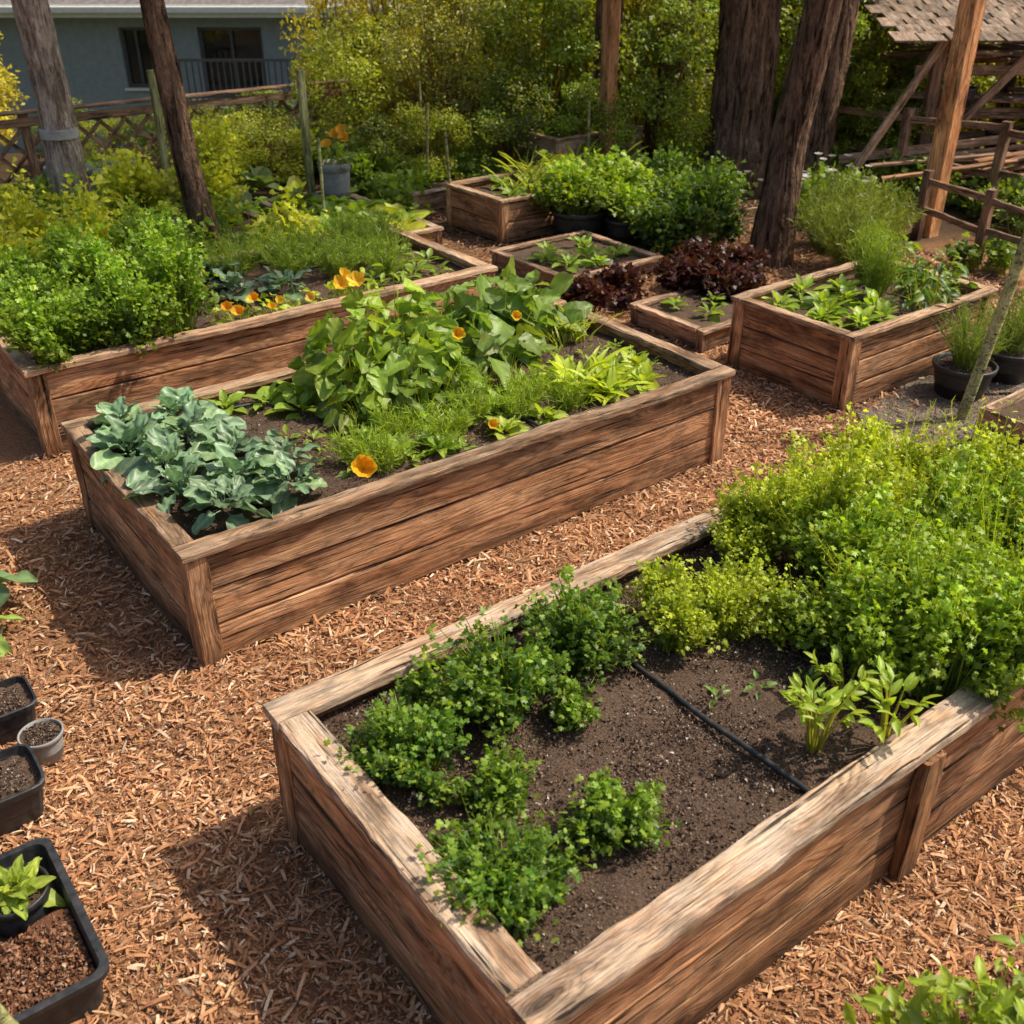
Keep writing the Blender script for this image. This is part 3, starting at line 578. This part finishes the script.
tube_obj('bamboo_stake',[(.05,2.04,0),(-.12,2.2,.6),(-.28,2.36,1.25)],.018,W_BAM)
P('sweet_pepper_plant',lambda mb:[herb(mb,(1.90,.52,0),.27,.45,130,9,.06,(.12,.22,.042),T=OV[0],clump=12,yel=.25,tmin=.4),herb(mb,(2.3,.42,0),.3,.52,140,9,.06,(.12,.22,.042),T=OV[1],clump=12,yel=.25,tmin=.4)])
def post(name,x,y,h,s,mat,lean=(0,0)):
    return plank(None,name,(x,y,-.1),(x+lean[0],y+lean[1],h),s,s,mat,up=(0,1,0),jit=.003)
post('wooden_post',8.24,9.1,4.2,.14,W_POST); post('wooden_post',9.55,5.75,4.2,.17,W_POST)
tube_obj('bamboo_pole',[(5.91,3.07,-.05),(6.0,3.02,.7),(6.07,2.98,1.4),(6.15,2.93,2.1)],.036,W_BAM)
for x,y in ((3.93,11.2),(5.13,10.3)): post('garden_stake',x,y,1.4,.07,W_BAM)
for x,y,h in ((6.0,8.9,.9),(7.9,9.0,1.0),(6.4,10.0,1.0),(6.9,10.8,1.1),(4.8,9.4,.9),(5.6,11.3,1.2)): tube_obj('garden_stake',[(x,y,0),(x+random.uniform(-.08,.08),y+.03,h)],.015,W_BAM)

def lattice_fence(name,x0,x1,y,h):
    E=empty(name,(x0,y,0)); L=x1-x0; n=int(L/1.5)
    for i in range(n+1):
        X=L*i/n; plank(E,'post',(X,0,-.2),(X,0,h+.08),.09,.09,W_FEN,up=(0,1,0))
    plank(E,'top_rail',(0,-.055,h),(L,-.055,h),.03,.09,W_FEN); plank(E,'cap',(0,-.02,h+.1),(L,-.02,h+.1),.13,.03,W_FEN); plank(E,'low_rail',(0,-.055,.18),(L,-.055,.18),.03,.09,W_FEN)
    k=int(L/.28)
    for i in range(k):
        X=i*.28
        if X+.6<L:
            plank(E,'lath',(X,-.03,.2),(X+.6,-.03,h-.05),.012,.045,W_FEN); plank(E,'lath',(X+.6,-.015,.2),(X,-.015,h-.05),.012,.045,W_FEN)
    return E
lattice_fence('lattice_fence',1.2,8.2,12.6,.82)
def rail_fence(name,pts,h,rails,t=.06,mat=W_FEN):
    E=empty(name,(pts[0][0],pts[0][1],0)); o=Vector((pts[0][0],pts[0][1],0))
    for p in pts: q=Vector((p[0],p[1],0))-o; plank(E,'post',q+Vector((0,0,-.1)),q+Vector((0,0,h+.06)),t*1.3,t*1.3,mat,up=(0,1,0))
    for a,b in zip(pts[:-1],pts[1:]):
        A=Vector((a[0],a[1],0))-o;B=Vector((b[0],b[1],0))-o
        for r in rails: plank(E,'rail',A+Vector((0,0,r)),B+Vector((0,0,r+random.uniform(-.05,.05))),t*.6,t,mat,jit=.006)
    return E
rail_fence('low_railing',[(9.3,5.7),(9.05,4.9),(8.8,4.1),(8.5,3.3)],.6,(.3,.56))
rail_fence('rustic_rail_fence',[(10.7,8.1),(10.8,7.0),(10.9,5.9),(10.8,4.7),(10.7,3.6)],.85,(.4,.8),.07,W_FEN)

def empty_child(E,loc):
    e=bpy.data.objects.new('pot_stack',None); e.location=loc; return link(e,E)
def shed():
    x,y=gp(6.7,12.4); E=empty('open_lumber_shed',(x,y,0),-math.radians(37.2))
    for X in (-2.0,-.6,.9,2.2):
        for Y in (0,1.3): plank(E,'post',(X,Y,-.3),(X,Y,1.65+Y*.2),.13,.13,W_FEN,up=(0,1,0))
    for z in (.35,.8,1.25):
        for Y in (0.09,1.2): plank(E,'beam',(-2.2,Y,z),(2.4,Y,z),.06,.11,W_BOX)
        for i in range(14):
            L=random.uniform(1.2,2.0); X=random.uniform(-1.6,1.5); plank(E,'lumber',(X-L/2,.1+random.uniform(-.35,1.0),z+.09+random.uniform(0,.12)),(X+L/2,.1+random.uniform(-.25,1.0),z+.09+random.uniform(0,.14)),.15,.035,random.choice((W_DARK,W_BOX,W_FEN,W_BOX)))
    plank(E,'brace',(-2.0,-.07,.3),(-.9,-.07,1.6),.05,.09,W_BOX); plank(E,'brace',(2.2,-.07,.3),(1.0,-.07,1.6),.05,.09,W_BOX); plank(E,'brace',(-3.1,-.6,.0),(-2.0,-.1,1.6),.05,.09,W_BOX); plank(E,'brace',(-3.0,-.2,.35),(-.2,-.45,.75),.05,.09,W_BOX)
    for r in range(9):
        for c in range(17):
            X=-2.5+c*.3+(r%2)*.13; Y=-.35+r*.24; plank(E,'roof_shake',(X,Y,1.64+Y*.2+.02),(X+random.uniform(-.02,.02),Y+.3,1.67+(Y+.3)*.2-.01),.27,.02,W_DARK)
    for i in range(8): pot('stacked_pot',0,0,0,.16,.2,M_BLACK,par=empty_child(E,(-1.7+i*.5,-.1+random.uniform(-.1,.1),.45 if i%2 else .9)))
    for i in range(40):
        X=random.uniform(-2.9,2.6);Y=random.uniform(-1.2,-.3);a=random.uniform(-.5,.5);L=random.uniform(.8,1.8); z=random.uniform(.04,.5)
        plank(E,'scrap_board',(X,Y,z),(X+L*math.cos(a),Y+L*math.sin(a)*.5,z+random.uniform(-.02,.35)),.12,.03,random.choice((W_DARK,W_FEN,W_BED,W_BOX)))
shed()

def boxm(E,name,x0,x1,y0,y1,z0,z1,mat,bev=.01):
    V=[(x,y,z) for x in (x0,x1) for y in (y0,y1) for z in (z0,z1)]
    F=[(0,1,3,2),(4,6,7,5),(0,4,5,1),(2,3,7,6),(0,2,6,4),(1,5,7,3)]
    me=bpy.data.meshes.new(name);me.from_pydata(V,[],F);me.materials.append(mat);o=link(bpy.data.objects.new(name,me),E)
    if bev: m=o.modifiers.new('b','BEVEL');m.width=bev;m.segments=2
    return o
def house():
    x,y=gp(-6.2,22); E=empty('stucco_house',(x,y,0),-math.radians(37.2))
    zb,zt=-2.1,1.05; wins=[(-1.40,-.82,-.25,.84),(.12,1.36,-.40,.84),(3.0,3.7,-.25,.84)]
    xs=sorted([-4.5,4.5]+[w[0] for w in wins]+[w[1] for w in wins])
    for i in range(len(xs)-1):
        w=[q for q in wins if abs(q[0]-xs[i])<1e-6]
        if w:
            w=w[0]; boxm(E,'wall_below',xs[i],xs[i+1],0,.25,zb,w[2],M_STUCCO,0); boxm(E,'wall_above',xs[i],xs[i+1],0,.25,w[3],zt,M_STUCCO,0)
            boxm(E,'glass',w[0],w[1],.17,.18,w[2],w[3],M_GLASS,0)
            for a,b,c,d in ((w[0],w[0]+.06,w[2],w[3]),(w[1]-.06,w[1],w[2],w[3]),(w[0]+.06,w[1]-.06,w[2],w[2]+.06),(w[0]+.06,w[1]-.06,w[3]-.06,w[3]),((w[0]+w[1])/2-.025,(w[0]+w[1])/2+.025,w[2]+.06,w[3]-.06)): boxm(E,'window_frame',a,b,.10,.16,c,d,M_METAL,0)
            boxm(E,'sill',w[0]-.05,w[1]+.05,-.05,.1,w[2]-.05,w[2]-.002,M_WHITE,.005)
        else: boxm(E,'wall',xs[i],xs[i+1],0,.25,zb,zt,M_STUCCO,0)
    boxm(E,'back_wall',-4.5,4.5,6,6.25,zb,zt,M_STUCCO,0); boxm(E,'side_wall',-4.5,-4.25,.25,6,zb,zt,M_STUCCO,0); boxm(E,'side_wall',4.25,4.5,.25,6,zb,zt,M_STUCCO,0)
    boxm(E,'soffit',-5,5,-.5,6.7,zt+.003,zt+.05,M_WHITE,0); boxm(E,'fascia',-5,5,-.54,-.503,zt+.0,zt+.22,M_WHITE,.005); boxm(E,'gutter',-5,5,-.64,-.545,zt+.08,zt+.2,M_WHITE,.02)
    V=[(-5.05,-.55,zt+.21),(5.05,-.55,zt+.21),(5.05,6.75,zt+.21),(-5.05,6.75,zt+.21),(-2.5,3.1,zt+1.9),(2.5,3.1,zt+1.9)]
    me=bpy.data.meshes.new('roof');me.from_pydata(V,[],[(0,1,5,4),(1,2,5),(2,3,4,5),(3,0,4)]);me.materials.append(M_ROOF);link(bpy.data.objects.new('roof',me),E)
    boxm(E,'balcony_slab',-.1,2.2,-.8,-.003,-.52,-.42,M_WHITE,.01)
    for z in (.32,-.33): boxm(E,'balcony_rail',-.1,2.2,-.8,-.76,z,z+.05,M_METAL,0)
    for i in range(20): boxm(E,'baluster',-.1+i*.12,-.07+i*.12,-.79,-.77,-.42,.32,M_METAL,0)
    boxm(E,'downpipe',2.6,2.68,-.09,-.01,zb,zt,M_WHITE,.02)
house()

# ---------------------------------------------------------------- shrubs and trees
def shrub_mesh(name,r,h,nl,ls,col,K=26,T=SIMP,yel=.2,var=.25,sp=.17):
    mb=MB(); a=rng.uniform(0,6.283,K); zz=rng.uniform(.12,1,K); q=np.sqrt(rng.uniform(.15,1,K))*np.sqrt(np.clip(1.15-(zz-.45)**2*2.2,.1,1))
    cc=np.c_[np.cos(a)*q*r,np.sin(a)*q*r,zz*h]; cs=rng.uniform(.6,1.4,K); cb=rng.uniform(.5,1.4,K); cy=rng.uniform(0,1,K)**2
    i=rng.integers(0,K,nl); o=nrm(rng.normal(0,1,(nl,3)))*(rng.uniform(.3,1,nl)**.5)[:,None]*np.array([sp*1.5,sp*1.5,sp])*r*cs[i][:,None]*1.5
    p=cc[i]+o; p[:,2]=np.maximum(p[:,2],.03); n=o/r*2.5+np.array([0,0,.7])+rng.normal(0,.5,(nl,3)); d=o/r*2+rng.normal(0,.7,(nl,3))+np.array([0,0,-.1])
    c=colvar(col,nl,var,yel)*cb[i][:,None]; c=c*(1-.35*cy[i][:,None])+np.array([[.26,.30,.04]])*.35*cy[i][:,None]*(1 if yel>.05 else .2)
    mb.inst(T,p,fr(d,n),ls*rng.uniform(.5,1.35,nl),c)
    b=np.zeros((K,3)); b[:,:2]=cc[:,:2]*.1; 
    for _ in range(2): ribbon(mb,b,cc*np.array([.45,.45,.5]),cc,.018*h/2,(.09,.065,.045))
    return mb.mesh(name,M_SHRUB)
SH=[shrub_mesh('shrub_a',.9,2.4,8500,.075,(.075,.14,.03),36),
    shrub_mesh('shrub_b',.9,2.4,8500,.07,(.12,.18,.035),36,yel=.35),
    shrub_mesh('shrub_c',.9,2.4,7500,.09,(.045,.09,.026),32,yel=.12),
    shrub_mesh('shrub_d',.9,2.4,8500,.065,(.26,.26,.035),36,yel=.6),
    shrub_mesh('shrub_e',.9,2.4,8500,.06,(.14,.175,.085),40,yel=.2)]
def place(mesh,name,x,y,sx,sz,z=None):
    o=bpy.data.objects.new(name,mesh); o.location=(x,y,(terr(x,y) if z is None else z)-.03); o.rotation_euler=(0,0,random.uniform(0,6.28)); o.scale=(sx,sx,sz); return link(o)
LS=[(-6.9,13.4,.65,.9,3),(-7.9,15,1,1,3),(-5.6,13.6,.35,.34,2),(-5.0,13.3,.45,.30,1),(-4.3,13.4,.5,.30,0),(-3.7,12.9,.5,.33,1),(-3.2,13.8,.55,.36,0),(-2.9,12.6,.5,.36,1),(-2.3,15.2,.65,1.2,3),(-1.9,13.4,.7,.7,1),
 (-1.4,15.0,.8,1.25,3),(-.9,13.6,.8,.8,4),(-.4,14.8,1,1.25,4),(.3,13.5,.85,.85,0),(.4,15.4,1.1,1.3,1),(1.2,14.3,.95,1.15,1),(1.7,13.0,.7,.8,0),(2.1,14.9,1.1,1.3,3),(2.8,14.2,.9,1.1,2),(3.5,15.0,1.1,1.3,1),(4.1,14.2,.9,1.05,0),(4.8,15.2,1.1,1.3,1),(5.6,15.3,1.0,1.2,1),(6.6,15.8,1.1,1.2,3),(7.6,15.8,1.1,1.3,4),(8.6,15.5,1.1,1.3,1),(9.6,15.0,1.2,1.3,0),
 (-.6,17,1.4,1.6,2),(1,17.5,1.5,1.6,2),(2.8,17.5,1.5,1.6,2),(4.5,17.6,1.5,1.6,2),(6.4,18,1.5,1.7,2),(8.6,18,1.6,1.7,2),(-9.2,15.5,1.4,1.4,0),(-9.5,13,1.2,1.1,1),(-11.5,14,1.4,1.4,2),
 (2.2,12.6,.5,.5,1),(5.0,13.4,.5,.55,2),(4.3,12.6,.45,.4,0),(3.9,13.2,.5,.7,0),(9.8,12.8,.8,1.0,2),(10.9,11.5,.9,1.1,0),(0,12.4,.5,.45,2),(-.9,12.3,.45,.4,1),(1.0,12.4,.5,.5,0),(-1.7,12.2,.4,.35,2)]
for X,Y,sx,sz,k in LS:
    x,y=gp(X,Y); place(SH[k],'shrub',x,y,sx*random.uniform(.95,1.1),sz*random.uniform(.92,1.08))
crown=shrub_mesh('crown_mesh',2.4,4.2,3600,.22,(.06,.12,.03),34,yel=.1,sp=.12)
def trunk(E,r,H,lean,mat,seg=44,flare=1.35):
    V=[];F=[];n=int(H/.08)
    o=random.uniform(0,50)
    for i in range(n+1):
        z=-.25+(H+.25)*i/n; t=i/n; R=r*(1-.55*t)*(1+(flare-1)*math.exp(-max(z,0)/.35)); cx=lean[0]*z/H+.06*noise.noise(Vector((z*.5,o,0)))*min(1,z); cy=lean[1]*z/H+.06*noise.noise(Vector((z*.5,o,5)))*min(1,z)
        for j in range(seg):
            a=6.2832*j/seg; f=1+.10*noise.noise(Vector((math.cos(a)*2.2,math.sin(a)*2.2,z*.7+o)))+.16*noise.noise(Vector((math.cos(a)*8,math.sin(a)*8,z*1.6+o)))+.05*noise.noise(Vector((math.cos(a)*16,math.sin(a)*16,z*9+o)))
            V.append((cx+R*f*math.cos(a),cy+R*f*math.sin(a),z))
    for i in range(n):
        for j in range(seg): k=(j+1)%seg; F.append((i*seg+j,i*seg+k,(i+1)*seg+k,(i+1)*seg+j))
    me=bpy.data.meshes.new('trunk');me.from_pydata(V,[],F);me.materials.append(mat);me.polygons.foreach_set('use_smooth',[True]*len(F)); link(bpy.data.objects.new('trunk',me),E)
def tree(name,x,y,r,H,lean=(0,0),mat=M_BARK,cs=.7,limbs=5,cz=.70):
    E=empty(name,(x,y,terr(x,y))); trunk(E,r,H,lean,mat)
    for i in range(limbs):
        z=H*random.uniform(.65,.88); a=6.28*i/limbs+random.uniform(-.4,.4); L=random.uniform(1.2,2.2)*cs; c=Vector((lean[0]*z/H,lean[1]*z/H,z))
        tube_obj('limb',[c,c+Vector((math.cos(a)*L*.5,math.sin(a)*L*.5,.35)),c+Vector((math.cos(a)*L,math.sin(a)*L,.9))],r*.3,mat,E,radii=[1,.65,.25])
    o=bpy.data.objects.new('crown',crown); o.location=(lean[0],lean[1],H*cz); o.scale=(cs,cs,cs*H*.5/4.2); o.rotation_euler=(0,0,random.uniform(0,6)); link(o,E)
tree('tree',2.88,11.0,.17,9.5,(-.1,.1),M_BARK2)
tree('tree',3.28,8.54,.105,9,(-.5,.5),M_BARK,.6)
tree('tree',8.75,9.7,.16,13)
tree('tree',9.45,8.25,.33,14)
tree('tree',9.6,9.4,.2,14)
tree('tree',7.6,6.1,.165,12.5,(1.3,-.3),M_BARK,.6)
tree('tree',10.0,7.7,.22,14,(1.15,-.35))
for X,Y in ((-14,21),(-9,30),(-2,29),(5,30),(12,27),(-16,14)):
    x,y=gp(X,Y); tree('tree',x,y,.3,12,cs=1.3,cz=.3)
tube_obj('trunk_band',[(2.87,11.0,.9),(2.87,11.0,.98)],.180,M_WIRE)

# ---------------------------------------------------------------- background vegetable garden
def bgveg():
    pts=[]
    for i in range(160):
        u=random.uniform(.9,5.4); v=random.uniform(7.8,12.2)
        if 4.4<u and 8.2<v<10.5 and random.random()<.6: continue
        if any((u-a)**2+(v-b)**2<.10 for a,b in pts): continue
        pts.append((u,v))
    groups={k:MB() for k in ('leafy_vegetable_plant','tomato_plant','bush_herb','broccoli_plant')}
    for u,v in pts:
        k=random.choice(['leafy_vegetable_plant','leafy_vegetable_plant','tomato_plant','bush_herb','bush_herb','broccoli_plant'])
        g=groups[k]; c=random.choice([(.10,.20,.035),(.14,.25,.045),(.08,.16,.035),(.21,.29,.045),(.25,.32,.045)])
        if k=='leafy_vegetable_plant': rosette(g,(u,v,.02),14,random.uniform(.24,.38),c,OV,(15,75),wid=1.4,yel=.2)
        elif k=='tomato_plant': mound(g,(u,v,0),.32,.32,random.uniform(.5,.85),120,.10,c,OV,stemn=20)
        elif k=='bush_herb': herb(g,(u,v,0),.3,random.uniform(.3,.6),110,8,.06,c,yel=.3)
        else: rosette(g,(u,v,.02),14,.34,(.08,.14,.095),OV,(15,75),up0=.1,wid=1.6)
    for k,g in groups.items():
        if g.n: g.obj(k,M_SHRUB)
bgveg()
P('lime_shrub',lambda mb:[herb(mb,(x,y,0),.42,.75,200,9,.055,(.25,.31,.038),yel=.5,clump=9) for x,y in ((3.4,10.6),(3.9,10.0),(2.0,9.6),(4.6,11.6),(1.6,8.6),(2.3,8.4))],M_SHRUB)
P('low_greens',lambda mb:[rosette(mb,(rng.uniform(4.7,5.4),rng.uniform(8.5,10.2),.13),11,.2,(.13,.23,.045),OV,(15,65),wid=1.3) for _ in range(24)])
P('low_greens',lambda mb:[rosette(mb,(rng.uniform(7.7,8.8),rng.uniform(9.3,9.9),.54),11,.2,(.10,.19,.045),OV,(15,65),wid=1.3) for _ in range(9)])
P('ground_cover',lambda mb:[herb(mb,(rng.uniform(5.6,11.5),rng.uniform(9.6,13.),0),.4,rng.uniform(.2,.5),70,7,.08,(.07,.14,.03),yel=.2) for _ in range(34)],M_SHRUB)
P('ground_cover',lambda mb:[herb(mb,(rng.uniform(8.6,11.8),rng.uniform(4.5,9.2),0),.35,rng.uniform(.2,.45),60,7,.07,(.065,.13,.03),yel=.15) for _ in range(34)],M_SHRUB)
potplant(5.35,10.15,.17,.5,lambda mb,z:mound(mb,(0,0,z),.2,.2,.25,50,.08,(.11,.21,.045)),mat=M_GREYP,name='flower_pot')
P('marigold_flower',lambda mb:[flower(mb,(5.35+dx,10.1+dy,.72+dz),.07,(.8,.45,.02),9,(-.3,-.6,.7),25) for dx,dy,dz in ((0,0,.05),(.12,.03,.0),(-.1,0,-.03),(.05,-.05,.1))],M_PETAL)
for x,y in ((3.3,11.5),(3.6,11.7),(3.0,11.7)): potplant(x,y,.17,.5,lambda mb,z:rosette(mb,(0,0,z),9,.18,(.12,.21,.045),OV,(20,70)),mat=M_GREYP,name='flower_pot')

# ---------------------------------------------------------------- light, sky, camera
az=math.radians(-22); el=math.radians(54)
s=Vector((math.cos(el)*math.cos(az),math.cos(el)*math.sin(az),math.sin(el)))
L=bpy.data.lights.new('sun','SUN'); L.energy=5.0; L.angle=math.radians(.6); L.color=(1,.91,.76); lo=link(bpy.data.objects.new('sun',L)); lo.rotation_euler=s.to_track_quat('Z','Y').to_euler(); lo.location=(0,0,20)
w=bpy.data.worlds.new('World'); S.world=w; w.use_nodes=True; nt=w.node_tree; sk=nt.nodes.new('ShaderNodeTexSky'); sk.sky_type='NISHITA'; sk.sun_disc=False; sk.sun_elevation=el; sk.sun_rotation=math.atan2(s.x,s.y); sk.dust_density=4
bg=nt.nodes['Background']; bg.inputs[1].default_value=.15; nt.links.new(sk.outputs[0],bg.inputs[0])
cam=bpy.data.cameras.new('camera'); cam.lens=36.53; cam.clip_end=400; cam.clip_start=.05; co=link(bpy.data.objects.new('camera',cam)); co.location=(0,0,2.8); co.rotation_euler=(math.radians(59.9),0,math.radians(-37.2)); S.camera=co
cam.dof.use_dof=True; cam.dof.focus_distance=4.6; cam.dof.aperture_fstop=3.5
S.view_settings.view_transform='Standard'; S.view_settings.look='None'; S.view_settings.exposure=0
